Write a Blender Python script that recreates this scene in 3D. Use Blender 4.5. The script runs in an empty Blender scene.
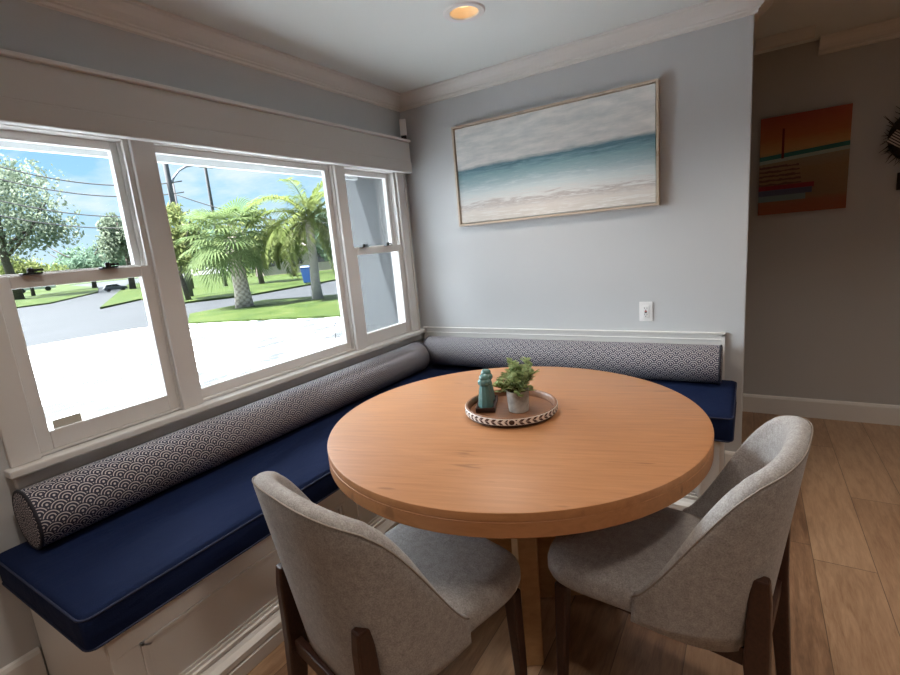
import bpy, bmesh, math, random
from mathutils import Vector, Matrix, Euler
random.seed(7)
SC = bpy.context.scene
COL = SC.collection
PI = math.pi
SC.view_settings.view_transform = 'Standard'
SC.view_settings.look = 'None'
SC.view_settings.exposure = 0.26
SC.view_settings.gamma = 1.0
SC.view_settings.use_curve_mapping = False
try:
    SC.cycles.max_bounces = 8
    SC.cycles.diffuse_bounces = 5
    SC.cycles.transparent_max_bounces = 12
    SC.cycles.caustics_reflective = False
    SC.cycles.caustics_refractive = False
    SC.cycles.use_denoising = True
    SC.cycles.sample_clamp_indirect = 6.0
except Exception:
    pass

# ---------------------------------------------------------------- camera
YAW, PITCH, ROLL, FPX = -0.56603594, -0.19333264, -0.08894071, 480.3
CAM = Vector((2.09241968, -2.90417363, 1.39423591))
fw = Vector((math.sin(YAW)*math.cos(PITCH), math.cos(YAW)*math.cos(PITCH), math.sin(PITCH)))
rt = fw.cross(Vector((0, 0, 1))).normalized()
up = rt.cross(fw)
c_, s_ = math.cos(ROLL), math.sin(ROLL)
rt, up = c_*rt + s_*up, -s_*rt + c_*up
cd = bpy.data.cameras.new('camera'); cam = bpy.data.objects.new('camera', cd); COL.objects.link(cam)
cam.matrix_world = Matrix(((rt.x, up.x, -fw.x, CAM.x), (rt.y, up.y, -fw.y, CAM.y), (rt.z, up.z, -fw.z, CAM.z), (0, 0, 0, 1)))
cd.sensor_fit = 'HORIZONTAL'; cd.sensor_width = 36; cd.lens = FPX*36/900
cd.clip_start = 0.02; cd.clip_end = 500
SC.camera = cam

# ---------------------------------------------------------------- node helper
class S:
    """a socket with arithmetic"""
    def __init__(self, t, s): self.t, self.s = t, s
    def _m(self, op, *o, clamp=False):
        n = self.t.nodes.new('ShaderNodeMath'); n.operation = op; n.use_clamp = clamp
        for i, v in enumerate((self,)+o):
            if isinstance(v, S): self.t.links.new(v.s, n.inputs[i])
            else: n.inputs[i].default_value = v
        return S(self.t, n.outputs[0])
    def __add__(a, b): return a._m('ADD', b)
    def __radd__(a, b): return a._m('ADD', b)
    def __sub__(a, b): return a._m('SUBTRACT', b)
    def __rsub__(a, b): return a._m('MULTIPLY', -1.0)._m('ADD', b)
    def __mul__(a, b): return a._m('MULTIPLY', b)
    def __rmul__(a, b): return a._m('MULTIPLY', b)
    def __truediv__(a, b): return a._m('DIVIDE', b)
    def __lt__(a, b): return a._m('LESS_THAN', b)
    def __gt__(a, b): return a._m('GREATER_THAN', b)
    def floor(a): return a._m('FLOOR')
    def fract(a): return a._m('FRACT')
    def abs(a): return a._m('ABSOLUTE')
    def sqrt(a): return a._m('SQRT')
    def mod(a, b): return a._m('FLOORED_MODULO', b)
    def sin(a): return a._m('SINE')
    def mx(a, b): return a._m('MAXIMUM', b)
    def mn(a, b): return a._m('MINIMUM', b)
    def atan2(a, b): return a._m('ARCTAN2', b)
    def clamp(a): return a._m('ADD', 0.0, clamp=True)
    def step(a, lo, hi): return ((a-lo)*(1.0/(hi-lo))).clamp()

class Mat:
    def __init__(self, name, color=(.5, .5, .5), rough=.6, spec=.4, metal=0.0):
        self.m = bpy.data.materials.new(name); self.m.use_nodes = True
        self.t = self.m.node_tree
        self.b = self.t.nodes['Principled BSDF']
        self.b.inputs['Base Color'].default_value = (*color, 1)
        self.b.inputs['Roughness'].default_value = rough
        self.b.inputs['Specular IOR Level'].default_value = spec
        self.b.inputs['Metallic'].default_value = metal
        self.co = None
    def coord(self, kind='Object'):
        if self.co is None: self.co = self.t.nodes.new('ShaderNodeTexCoord')
        return self.co.outputs[kind]
    def xyz(self, kind='Object'):
        n = self.t.nodes.new('ShaderNodeSeparateXYZ'); self.t.links.new(self.coord(kind), n.inputs[0])
        return [S(self.t, o) for o in n.outputs]
    def combine(self, x, y, z=0.0):
        n = self.t.nodes.new('ShaderNodeCombineXYZ')
        for i, v in enumerate((x, y, z)):
            if isinstance(v, S): self.t.links.new(v.s, n.inputs[i])
            else: n.inputs[i].default_value = v
        return n.outputs[0]
    def noise(self, scale, detail=3, vec=None, rough=.5, stretch=None, kind='Object', dist=0.0):
        v = vec if vec is not None else self.coord(kind)
        if stretch:
            mp = self.t.nodes.new('ShaderNodeMapping'); self.t.links.new(v, mp.inputs[0]); mp.inputs['Scale'].default_value = stretch; v = mp.outputs[0]
        n = self.t.nodes.new('ShaderNodeTexNoise'); self.t.links.new(v, n.inputs['Vector'])
        n.inputs['Scale'].default_value = scale; n.inputs['Detail'].default_value = detail; n.inputs['Roughness'].default_value = rough
        n.inputs['Distortion'].default_value = dist
        return S(self.t, n.outputs[0])
    def white(self, vec):
        n = self.t.nodes.new('ShaderNodeTexWhiteNoise'); n.noise_dimensions = '3D'; self.t.links.new(vec, n.inputs['Vector'])
        return S(self.t, n.outputs['Value'])
    def mix(self, f, a, b):
        n = self.t.nodes.new('ShaderNodeMix'); n.data_type = 'RGBA'
        if isinstance(f, S): self.t.links.new(f.s, n.inputs[0])
        else: n.inputs[0].default_value = f
        for i, v in ((6, a), (7, b)):
            if isinstance(v, tuple): n.inputs[i].default_value = (*v, 1)
            else: self.t.links.new(v, n.inputs[i])
        return n.outputs[2]
    def ramp(self, f, stops):
        n = self.t.nodes.new('ShaderNodeValToRGB'); self.t.links.new(f.s, n.inputs[0])
        e = n.color_ramp.elements
        while len(e) < len(stops): e.new(.5)
        for k, (p, c) in zip(e, stops): k.position = p; k.color = (*c, 1)
        return n.outputs[0]
    def color(self, sock): self.t.links.new(sock, self.b.inputs['Base Color']); return self
    def roughness(self, s): self.t.links.new(s.s, self.b.inputs['Roughness']); return self
    def bump(self, h, strength=.3, dist=.01):
        n = self.t.nodes.new('ShaderNodeBump'); n.inputs['Strength'].default_value = strength; n.inputs['Distance'].default_value = dist
        self.t.links.new(h.s, n.inputs['Height']); self.t.links.new(n.outputs[0], self.b.inputs['Normal']); return self

# ---------------------------------------------------------------- materials
def paint(name, c, rough=.55, spec=.3, amp=.02):
    m = Mat(name, c, rough, spec)
    n = m.noise(3, 3)
    m.color(m.mix(n, tuple(v*(1-amp) for v in c), tuple(min(1, v*(1+amp)) for v in c)))
    m.bump(m.noise(180, 2), .04, .002)
    return m.m
M_wall = paint('grey_wall_paint', (.56, .575, .59), .6)
M_hall = paint('hall_wall_paint', (.50, .505, .51), .6)
M_far = paint('brown_wall_paint', (.22, .17, .13), .7)
M_ceil = paint('ceiling_paint', (.80, .85, .85), .7)
M_white = paint('white_trim_paint', (.76, .745, .725), .35, .5)
M_frame = paint('window_frame_paint', (.74, .72, .70), .35, .5)
M_shade = paint('valance_fabric', (.60, .585, .565), .8, .2)
M_plastic = paint('white_plastic', (.82, .82, .82), .35)
M_black = Mat('black_plastic', (.015, .015, .016), .4).m
M_siding = Mat('blue_grey_siding', (.25, .30, .34), .7)
_x, _y, _z = M_siding.xyz()
M_siding.color(M_siding.mix((_x*11).fract() < .08, (.028, .034, .037), (.016, .020, .022)))
M_siding = M_siding.m
M_stucco = paint('white_stucco', (.42, .43, .43), .8, .2, .06)

def floor_mat():
    m = Mat('wood_plank_floor', (.3, .2, .13), .38, .45)
    x, y, z = m.xyz()
    W, L = .20, 1.22
    col = ((x+.055)*(1/W)).floor()
    off = m.white(m.combine(col, 3.0, 1.0))
    yy = y*(1/L) + off
    row = yy.floor()
    r = m.white(m.combine(col, row, 7.0))
    grain = m.noise(6, 5, m.combine(x*7 + r*9, y*.9, r*20), .6, dist=.6)
    fine = m.noise(40, 3, m.combine(x*6, y*.6, r*11))
    g = grain*.7 + fine*.25 + r*.35
    c = m.ramp(g, [(.30, (.155, .085, .05)), (.55, (.30, .172, .098)), (.85, (.47, .30, .182))])
    dx = ((x+.055)*(1/W)).fract(); dy = yy.fract()
    gap = ((dx < .014) + (dy < .003)).clamp()
    m.color(m.mix(gap*.75, c, (.07, .045, .03)))
    m.roughness(grain*.15 + .3)
    m.bump(1.0-gap + grain*.15, .15, .003)
    return m.m
M_floor = floor_mat()

def oak(name, dark, light, rough=.35, sc=1.0):
    m = Mat(name, light, rough, .45)
    x, y, z = m.xyz()
    # boards run along local x
    bd = (y*(1/.14)).floor(); r = m.white(m.combine(bd, 2.0, 5.0))
    g = m.noise(5*sc, 6, m.combine(x*1.0 + r*6, y*14, z*10 + r*7), .6, dist=.5)
    big = m.noise(2.2, 3, m.combine(x*.6 + r*3, y*3.5, z))
    knots = m.noise(9, 2, m.combine(x*.55, y*3.2, z+4.0))
    c = m.mix(g.step(.3, .72), dark, light)
    c = m.mix((big.step(.35, .75))*.35, c, tuple(v*.8 for v in light))
    c = m.mix(knots.step(.67, .73)*.5, c, tuple(v*.42 for v in dark))
    m.color(c)
    m.roughness(g*.12 + (rough-.05))
    m.bump(g, .06, .002)
    return m.m
M_oak = oak('oak_top', (.42, .185, .075), (.555, .26, .112), .40)
M_oakbase = oak('oak_base', (.40, .225, .10), (.52, .31, .15), .5)
M_walnut = oak('walnut_legs', (.028, .011, .007), (.062, .024, .014), .4, 2.0)

def linen():
    m = Mat('heathered_linen', (.5, .46, .43), .9, .15)
    n = m.noise(260, 2); n2 = m.noise(55, 3); n3 = m.noise(700, 1)
    m.color(m.ramp(n*.55 + n2*.3 + n3*.2, [(.34, (.235, .218, .208)), (.55, (.37, .348, .336)), (.72, (.51, .485, .47))]))
    m.bump(n3*.6 + n, .25, .002)
    m.b.inputs['Sheen Weight'].default_value = .2
    return m.m
M_linen = linen()
M_seam = Mat('linen_seam', (.30, .26, .23), .9, .1).m

def navy():
    m = Mat('navy_canvas', (.007, .014, .052), .85, .12)
    n = m.noise(350, 2)
    w = m.noise(3.2, 4, stretch=(1.0, .35, 1.0), dist=.8)
    m.color(m.mix(n, (.005, .011, .042), (.010, .020, .068)))
    m.bump(w*1.0 + n*.02, .5, .04)
    m.b.inputs['Sheen Weight'].default_value = .0
    return m.m
M_navy = navy()
M_navypipe = Mat('navy_piping', (.022, .030, .072), .7).m

def scallop():
    m = Mat('scallop_print', (.5, .5, .5), .8, .2)
    u, v, _ = m.xyz('UV')      # metres along / around
    cw = .054; rs = .40
    u = u*(1/cw); v = v*(-1/cw)
    def dist(row):
        par = (row*.5).fract()
        dx = (u + par).fract() - .5
        dy = v - row*rs
        return (dx*dx + dy*dy).sqrt()
    i = (v*(1/rs)).floor()
    dm = dist(i-1.0); d0 = dist(i); d1 = dist(i+1)
    im = dm < .5; i0 = d0 < .5
    d = im*dm + (1.0-im)*(i0*d0 + (1.0-i0)*d1)
    q = (d*5.6 + .28).fract()
    line = (q - .5).abs() < .17
    fine = m.noise(600, 1)
    m.color(m.mix(line*(fine*.4+.75).clamp(), (.050, .052, .080), (.66, .62, .62)))
    return m.m
M_scallop = scallop()
M_dkpipe = Mat('dark_piping', (.02, .02, .03), .7).m

def glassmat(tint=(1, 1, 1), refl=1.0):
    m = bpy.data.materials.new('window_glass'); m.use_nodes = True; t = m.node_tree; t.nodes.clear()
    o = t.nodes.new('ShaderNodeOutputMaterial'); tr = t.nodes.new('ShaderNodeBsdfTransparent'); gl = t.nodes.new('ShaderNodeBsdfGlossy')
    tr.inputs[0].default_value = (*tint, 1); gl.inputs['Roughness'].default_value = .01
    fr = t.nodes.new('ShaderNodeFresnel'); fr.inputs[0].default_value = 1.35
    mul = t.nodes.new('ShaderNodeMath'); mul.operation = 'MULTIPLY'; mul.inputs[1].default_value = .45*refl
    mx = t.nodes.new('ShaderNodeMixShader')
    t.links.new(fr.outputs[0], mul.inputs[0]); t.links.new(mul.outputs[0], mx.inputs[0]); t.links.new(tr.outputs[0], mx.inputs[1]); t.links.new(gl.outputs[0], mx.inputs[2]); t.links.new(mx.outputs[0], o.inputs[0])
    return m
M_glass = glassmat()

def seascape():
    m = Mat('seascape_canvas', (.6, .65, .66), .6, .2)
    u, v, _ = m.xyz('UV')
    n1 = m.noise(3.0, 5, m.combine(u*2.2, v*4.5), .6)
    n2 = m.noise(4.5, 6, m.combine(u*1.7, v*8.0), .68, dist=.6)
    n3 = m.noise(14, 3, m.combine(u*1.2, v*9.0), .6)
    hor = .600 + (u-.5)*.03 + (n3-.5)*.03
    f = v + (n2-.5)*.30 + (n3-.5)*.10
    sky = m.mix(n1.step(.35, .66), (.62, .655, .66), (.86, .855, .84))
    sea = m.ramp(f, [(.0, (.66, .62, .57)), (.10, (.72, .68, .64)), (.17, (.50, .46, .45)), (.21, (.70, .70, .69)), (.30, (.60, .68, .69)),
                     (.40, (.33, .46, .50)), (.49, (.21, .35, .40)), (.57, (.10, .20, .25)), (.66, (.12, .23, .28))])
    foam = (n2*.7 + n3*.45).step(.585, .66)*(1.0-(v*1.9)).clamp()
    sea = m.mix(foam*.8, sea, (.82, .82, .80))
    edge = (v - hor + (n1-.5)*.035).step(-.03, .012)
    m.color(m.mix(edge, sea, sky))
    m.bump(n2, .2, .003)
    return m.m
M_sea = seascape()
M_maple = oak('pale_wood_frame', (.50, .40, .31), (.60, .49, .39), .5)

def sunset():
    m = Mat('sunset_canvas', (.5, .2, .1), .6, .2)
    u, v, _ = m.xyz('UV')
    n = m.noise(9, 4, m.combine(u*1.2, v*5.0)); n2 = m.noise(30, 3, m.combine(u*1.0, v*4.0))
    c = m.ramp(v + (n-.5)*.06, [(0, (0.2976, 0.0744, 0.0372)), (.12, (0.2604, 0.0930, 0.0496)), (.17, (0.2232, 0.1364, 0.0744)), (.45, (0.2604, 0.1674, 0.0868)), (.56, (0.2480, 0.2232, 0.1612)),
                                (.63, (.45, .25, .09)), (.78, (.38, .12, .04)), (1, (.31, .055, .03))])
    sand = (v < .56)*n2.step(.45, .7)
    c = m.mix(sand*.45, c, (.22, .12, .06))
    teal = (v - .585 - u*.05).abs() < .022
    c = m.mix(teal, c, (.03, .16, .16))
    surf = (v - .545 - u*.05).abs() < .018
    c = m.mix(surf*.7, c, (.34, .48, .46))
    mast = ((u-.27).abs() < .014)*((v-.72).abs() < .15)
    c = m.mix(mast, c, (.12, .015, .01))
    dock = (u < (.50-(v-.3).abs()*.2))*((v-.38).abs() < .13)
    c = m.mix(dock*((v*22+n*.8).fract() < .45)*.85, c, (.10, .035, .035))
    b1 = (u < .64)*((v-.275).abs() < .025); b2 = (u < .62)*((v-.225).abs() < .03); b3 = (u < .55)*((v-.165).abs() < .03)
    c = m.mix(b1, c, (.22, .02, .03)); c = m.mix(b2, c, (.09, .10, .17)); c = m.mix(b3, c, (.17, .24, .26))
    m.color(c)
    return m.m
M_sunset = sunset()

def tray_rim():
    m = Mat('bone_inlay_rim', (.8, .78, .74), .45, .4)
    x, y, z = m.xyz()
    th = y.atan2(x)
    u = th*(44/(2*PI)); v = (z-.0245)*(1/.010)
    q = (u - v.abs()*.45).fract()
    leaf = (q < .52)*(v.abs() < .95)*(v.abs() > .06)
    # round dark boss facing the room's open side
    a = (th + 1.13)*(.17/.011)
    boss = (a*a + v*v) < .75
    clear = (a*a + v*v) < 1.9
    c = m.mix(leaf*(1.0-clear), (.80, .77, .73), (.085, .045, .04))
    c = m.mix(boss, c, (.05, .025, .02))
    band = (v.abs() > 1.2)
    c = m.mix(band, c, (.11, .05, .035))
    m.color(c)
    return m.m
M_rim = tray_rim()
M_traywood = oak('tray_wood', (.20, .085, .04), (.34, .16, .08), .4)
M_traydark = Mat('dark_tray_wood', (.06, .025, .018), .45).m
M_teal = Mat('teal_glaze', (.13, .30, .29), .25, .6)
M_teal.color(M_teal.mix(M_teal.noise(30, 3), (.085, .20, .20), (.14, .29, .28))); M_teal = M_teal.m
M_pot = Mat('weathered_pot', (.5, .5, .48), .7)
M_pot.color(M_pot.ramp(M_pot.noise(28, 5), [(.35, (.33, .32, .30)), (.55, (.55, .55, .53)), (.7, (.68, .68, .66))])); M_pot = M_pot.m
M_soil = Mat('soil', (.04, .028, .02), .95).m

def leafmat(name, a, b, sc=40, rough=.75, thru=.45):
    m = Mat(name, a, rough, .12)
    n = m.noise(sc, 2); c = m.mix(n.step(.3, .7), a, b)
    m.color(c)
    tr = m.t.nodes.new('ShaderNodeBsdfTranslucent'); m.t.links.new(c, tr.inputs[0])
    mx = m.t.nodes.new('ShaderNodeMixShader'); mx.inputs[0].default_value = thru
    out = next(k for k in m.t.nodes if k.type == 'OUTPUT_MATERIAL')
    m.t.links.new(m.b.outputs[0], mx.inputs[1]); m.t.links.new(tr.outputs[0], mx.inputs[2]); m.t.links.new(mx.outputs[0], out.inputs[0])
    return m.m
M_herb = leafmat('herb_leaves', (.16, .24, .09), (.52, .58, .30), 45)
M_twig = Mat('twig', (.10, .09, .04), .7).m
M_palm1 = leafmat('fan_palm_leaves', (0.0851, 0.1361, 0.0468), (0.1872, 0.2381, 0.1021), 1.2)
M_palm2 = leafmat('queen_palm_leaves', (0.0918, 0.1378, 0.0344), (0.2219, 0.2526, 0.0842), 1.0)
M_treeA = leafmat('oak_tree_leaves', (0.1310, 0.1747, 0.1136), (0.2971, 0.3407, 0.2534), .6)
M_treeB = leafmat('light_tree_leaves', (0.1253, 0.1696, 0.0516), (0.2506, 0.2727, 0.1106), .8)
M_treeC = leafmat('far_tree_leaves', (0.1008, 0.1713, 0.1209), (0.2217, 0.3024, 0.2016), .4)
M_bark = Mat('bark', (.12, .09, .07), .9)
M_bark.color(M_bark.mix(M_bark.noise(8, 4), (0.0504, 0.0360, 0.0288), (0.1728, 0.1440, 0.1224))); M_bark = M_bark.m
M_palmbark = Mat('palm_bark', (.3, .26, .22), .9)
_x, _y, _z = M_palmbark.xyz()
_th = _y.atan2(_x)*(7/(2*PI)) + M_palmbark.noise(6, 3)*1.2
_d = ((_th + _z*5).fract() - .5).abs() + ((_th - _z*5).fract()-.5).abs()
M_palmbark.color(M_palmbark.mix(_d.step(.2, .75), (0.2176, 0.1795, 0.1523), (0.4570, 0.4026, 0.3482))); M_palmbark = M_palmbark.m
M_paletrunk = Mat('pale_trunk', (.34, .31, .28), .9)
M_paletrunk.color(M_paletrunk.mix(M_paletrunk.noise(6, 4), (0.2094, 0.1904, 0.1714), (0.4284, 0.3998, 0.3618))); M_paletrunk = M_paletrunk.m

def grass():
    m = Mat('lawn_grass', (.2, .3, .05), .9, .1)
    n = m.noise(1.2, 4); n2 = m.noise(14, 3)
    m.color(m.ramp(n*.6+n2*.45, [(.35, (.020, .038, .008)), (.55, (.040, .062, .013)), (.75, (.078, .088, .028))]))
    m.bump(n2, .6, .08)
    return m.m
M_grass = grass()
def pavers():
    m = Mat('pale_pavers', (.7, .7, .68), .8, .2)
    x, y, z = m.xyz()
    bx = y*(1/.30); by = x*(1/.20)
    row = by.floor(); fx = (bx + row*.5).fract(); fy = by.fract()
    r = m.white(m.combine((bx+row*.5).floor(), row, 2.0))
    gap = ((fx < .05) + (fy < .08)).clamp()
    n = m.noise(.6, 4)
    c = m.mix((r*.5+n*.5), (.76, .80, .805), (.84, .88, .885))
    streak = m.noise(1.0, 4, m.combine(x*2.1, y*.75, 0.0), .6, dist=.7).step(.515, .55)  # mask of darker noise streaks, stretched along y
    c = m.mix(streak, c, (.056, .061, .062))
    m.color(m.mix(gap*.5, c, (.20, .21, .21)))
    return m.m
M_paver = pavers()
def asphalt():
    m = Mat('pale_asphalt', (.3, .3, .31), .85, .2)
    m.color(m.mix(m.noise(.5, 5), (.029, .0315, .0335), (.042, .045, .0475)))
    return m.m
M_road = asphalt()
M_pole = Mat('weathered_pole', (.12, .115, .115), .8).m
M_lampmetal = Mat('grey_metal', (.3, .31, .33), .5, .5, .6).m
M_bin = Mat('blue_bin_plastic', (.01, .05, .16), .5).m
M_carwhite = Mat('white_car_paint', (.60, .60, .61), .25, .6).m
M_cardark = Mat('dark_car_paint', (.04, .045, .06), .3, .6).m
M_carglass = Mat('dark_car_glass', (.02, .025, .03), .1, .6).m
M_tyre = Mat('tyre_rubber', (.02, .02, .02), .8).m
M_houseA = paint('pink_house_paint', (0.5208, 0.4200, 0.3864), .8)
M_houseB = paint('pale_house_paint', (0.5513, 0.5513, 0.5355), .8)
M_roof = Mat('roof_shingles', (.22, .19, .18), .9).m
M_red = Mat('red_ribbon', (.20, .03, .03), .8)
_x, _y, _z = M_red.xyz()
M_red.color(M_red.mix(((_x*.8+_z)*62).fract() < .5, (.05, .04, .045), (.52, .46, .42))); M_red = M_red.m
M_wreath = Mat('dark_twigs', (.022, .017, .014), .9).m
M_label = paint('paper_label', (.62, .60, .52), .6)

def emis(name, c, s):
    m = bpy.data.materials.new(name); m.use_nodes = True; t = m.node_tree; t.nodes.clear()
    o = t.nodes.new('ShaderNodeOutputMaterial'); e = t.nodes.new('ShaderNodeEmission')
    e.inputs[0].default_value = (*c, 1); e.inputs[1].default_value = s; t.links.new(e.outputs[0], o.inputs[0]); return m

# ---------------------------------------------------------------- mesh helper
class MB:
    def __init__(self): self.v = []; self.f = []; self.uv = {}
    def add(self, verts, faces, uvs=None):
        o = len(self.v); self.v += [tuple(p) for p in verts]
        for i, f in enumerate(faces):
            if uvs: self.uv[len(self.f)] = uvs[i]
            self.f.append([k+o for k in f])
        return self
    def box(self, x0, x1, y0, y1, z0, z1, mat=None):
        v = [Vector(p) for p in ((x0, y0, z0), (x1, y0, z0), (x1, y1, z0), (x0, y1, z0), (x0, y0, z1), (x1, y0, z1), (x1, y1, z1), (x0, y1, z1))]
        if mat: v = [mat @ p for p in v]
        return self.add(v, [(0, 3, 2, 1), (4, 5, 6, 7), (0, 1, 5, 4), (1, 2, 6, 5), (2, 3, 7, 6), (3, 0, 4, 7)])
    def lathe(self, prof, n=32, c=(0, 0, 0), cap=True):
        vs = []; fs = []
        for r, z in prof:
            for k in range(n):
                a = 2*PI*k/n; vs.append((c[0]+r*math.cos(a), c[1]+r*math.sin(a), c[2]+z))
        for i in range(len(prof)-1):
            for k in range(n):
                fs.append((i*n+k, i*n+(k+1) % n, (i+1)*n+(k+1) % n, (i+1)*n+k))
        if cap:
            fs.append(tuple(reversed(range(n)))); fs.append(tuple((len(prof)-1)*n+k for k in range(n)))
        return self.add(vs, fs)
    def tube(self, pts, r, n=8, closed=False):
        pts = [Vector(p) for p in pts]; N = len(pts)
        rs = r if isinstance(r, (list, tuple)) else [r]*N
        vs = []; fs = []; prev = None
        for i, p in enumerate(pts):
            if closed: d = pts[(i+1) % N]-pts[i-1]
            else: d = pts[min(i+1, N-1)]-pts[max(i-1, 0)]
            d.normalize()
            if prev is None:
                a = d.orthogonal().normalized()
            else:
                a = (prev - d*prev.dot(d)).normalized()
            prev = a; b = d.cross(a)
            for k in range(n):
                t = 2*PI*k/n; vs.append(p + rs[i]*(math.cos(t)*a + math.sin(t)*b))
        m = N if closed else N-1
        for i in range(m):
            j = (i+1) % N
            for k in range(n):
                fs.append((i*n+k, i*n+(k+1) % n, j*n+(k+1) % n, j*n+k))
        if not closed:
            fs.append(tuple(reversed(range(n)))); fs.append(tuple((N-1)*n+k for k in range(n)))
        return self.add(vs, fs)
    def loft(self, sections, closed_loop=True, caps=True):
        n = len(sections[0]); vs = [p for s in sections for p in s]; fs = []
        for i in range(len(sections)-1):
            for k in range(n if closed_loop else n-1):
                fs.append((i*n+k, i*n+(k+1) % n, (i+1)*n+(k+1) % n, (i+1)*n+k))
        if caps:
            fs.append(tuple(reversed(range(n)))); fs.append(tuple((len(sections)-1)*n+k for k in range(n)))
        return self.add(vs, fs)
    def sweep(self, path, prof):
        """path: 2D points, profile (offset to the right of travel, z)"""
        P = [Vector(p) for p in path]; secs = []
        for i, p in enumerate(P):
            ds = []
            if i > 0: ds.append((P[i]-P[i-1]).normalized())
            if i < len(P)-1: ds.append((P[i+1]-P[i]).normalized())
            ns = [Vector((d.y, -d.x)) for d in ds]
            if len(ns) == 2:
                m = (ns[0]+ns[1]); m = m/(m.dot(ns[0]))
            else: m = ns[0]
            secs.append([(p.x+m.x*o, p.y+m.y*o, z) for o, z in prof])
        return self.loft(secs)
    def puffy(self, x0, x1, y0, y1, z0, z1, r, crown=0.0, wob=0.0, seg=.06):
        def axis(a, b):
            L = b-a; k = [0, r*.12, r*.35, r*.65, r]; n = max(2, int((L-2*r)/seg))
            mid = [r + (L-2*r)*i/n for i in range(1, n)]
            return [a+t for t in k+mid] + [b-t for t in reversed(k)]
        ax, ay, az = axis(x0, x1), axis(y0, y1), axis(z0, z1)
        idx = {}; vs = []; fs = []
        def vid(i, j, k):
            if (i, j, k) in idx: return idx[(i, j, k)]
            p = Vector((ax[i], ay[j], az[k]))
            q = Vector((min(max(p.x, x0+r), x1-r), min(max(p.y, y0+r), y1-r), min(max(p.z, z0+r), z1-r)))
            d = p-q
            if d.length > 1e-9: p = q + d.normalized()*r
            u = (p.x-x0)/(x1-x0)*2-1; v = (p.y-y0)/(y1-y0)*2-1; w = (p.z-z0)/(z1-z0)*2-1
            if w > 0: p.z += crown*w*(1-abs(u)**6)*(1-abs(v)**8)
            if wob and w > 0:
                p.z += wob*w*(math.sin(p.y*7+p.x*3)*.5+math.sin(p.x*11-p.y*4)*.5)*(1-abs(u)**4)*(1-abs(v)**4)
                p += Vector((u*(1-w*w)*.004*(1-v*v), v*(1-w*w)*.004*(1-u*u), 0))
            idx[(i, j, k)] = len(vs); vs.append(p); return idx[(i, j, k)]
        X, Y, Z = len(ax)-1, len(ay)-1, len(az)-1
        for i in range(X):
            for j in range(Y):
                fs.append((vid(i, j, 0), vid(i, j+1, 0), vid(i+1, j+1, 0), vid(i+1, j, 0)))
                fs.append((vid(i, j, Z), vid(i+1, j, Z), vid(i+1, j+1, Z), vid(i, j+1, Z)))
        for i in range(X):
            for k in range(Z):
                fs.append((vid(i, 0, k), vid(i+1, 0, k), vid(i+1, 0, k+1), vid(i, 0, k+1)))
                fs.append((vid(i, Y, k), vid(i, Y, k+1), vid(i+1, Y, k+1), vid(i+1, Y, k)))
        for j in range(Y):
            for k in range(Z):
                fs.append((vid(0, j, k), vid(0, j, k+1), vid(0, j+1, k+1), vid(0, j+1, k)))
                fs.append((vid(X, j, k), vid(X, j+1, k), vid(X, j+1, k+1), vid(X, j, k+1)))
        return self.add(vs, fs)
    def build(self, name, mat, parent=None, smooth=False, bevel=0.0, loc=None, recalc=True, angle=40):
        me = bpy.data.meshes.new(name); me.from_pydata([tuple(p) for p in self.v], [], self.f)
        if self.uv:
            ul = me.uv_layers.new(name='UVMap')
            for pi, poly in enumerate(me.polygons):
                u = self.uv.get(pi)
                if u:
                    for li, c in zip(poly.loop_indices, u): ul.data[li].uv = c
        if recalc:
            bm = bmesh.new(); bm.from_mesh(me); bmesh.ops.recalc_face_normals(bm, faces=bm.faces[:]); bm.to_mesh(me); bm.free()
        me.materials.append(mat)
        if smooth:
            me.polygons.foreach_set('use_smooth', [True]*len(me.polygons))
            if smooth == 'auto':
                try: me.set_sharp_from_angle(angle=math.radians(angle))
                except Exception: pass
        o = bpy.data.objects.new(name, me); COL.objects.link(o)
        if parent: o.parent = parent
        if loc: o.location = loc
        if bevel:
            b = o.modifiers.new('bevel', 'BEVEL'); b.width = bevel; b.segments = 2; b.limit_method = 'ANGLE'; b.angle_limit = math.radians(40)
        return o

def tag(o, label=None, cat=None, group=None, kind=None):
    if label: o['label'] = label
    if cat: o['category'] = cat
    if group: o['group'] = group
    if kind: o['kind'] = kind
    return o
def thing(name, label, cat, loc=(0, 0, 0), rz=0.0, group=None):
    o = bpy.data.objects.new(name, None); COL.objects.link(o); o.empty_display_size = .1
    o.location = loc; o.rotation_euler = (0, 0, rz)
    return tag(o, label, cat, group)
def struct(o): return tag(o, kind='structure')
def copy_thing(o, loc, rz, label, parent=None):
    c = o.copy(); COL.objects.link(c); c.location = loc; c.rotation_euler = (0, 0, rz); c['label'] = label
    for ch in o.children:
        d = ch.copy(); COL.objects.link(d); d.parent = c
        for g in ch.children:
            e = g.copy(); COL.objects.link(e); e.parent = d
    return c

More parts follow.
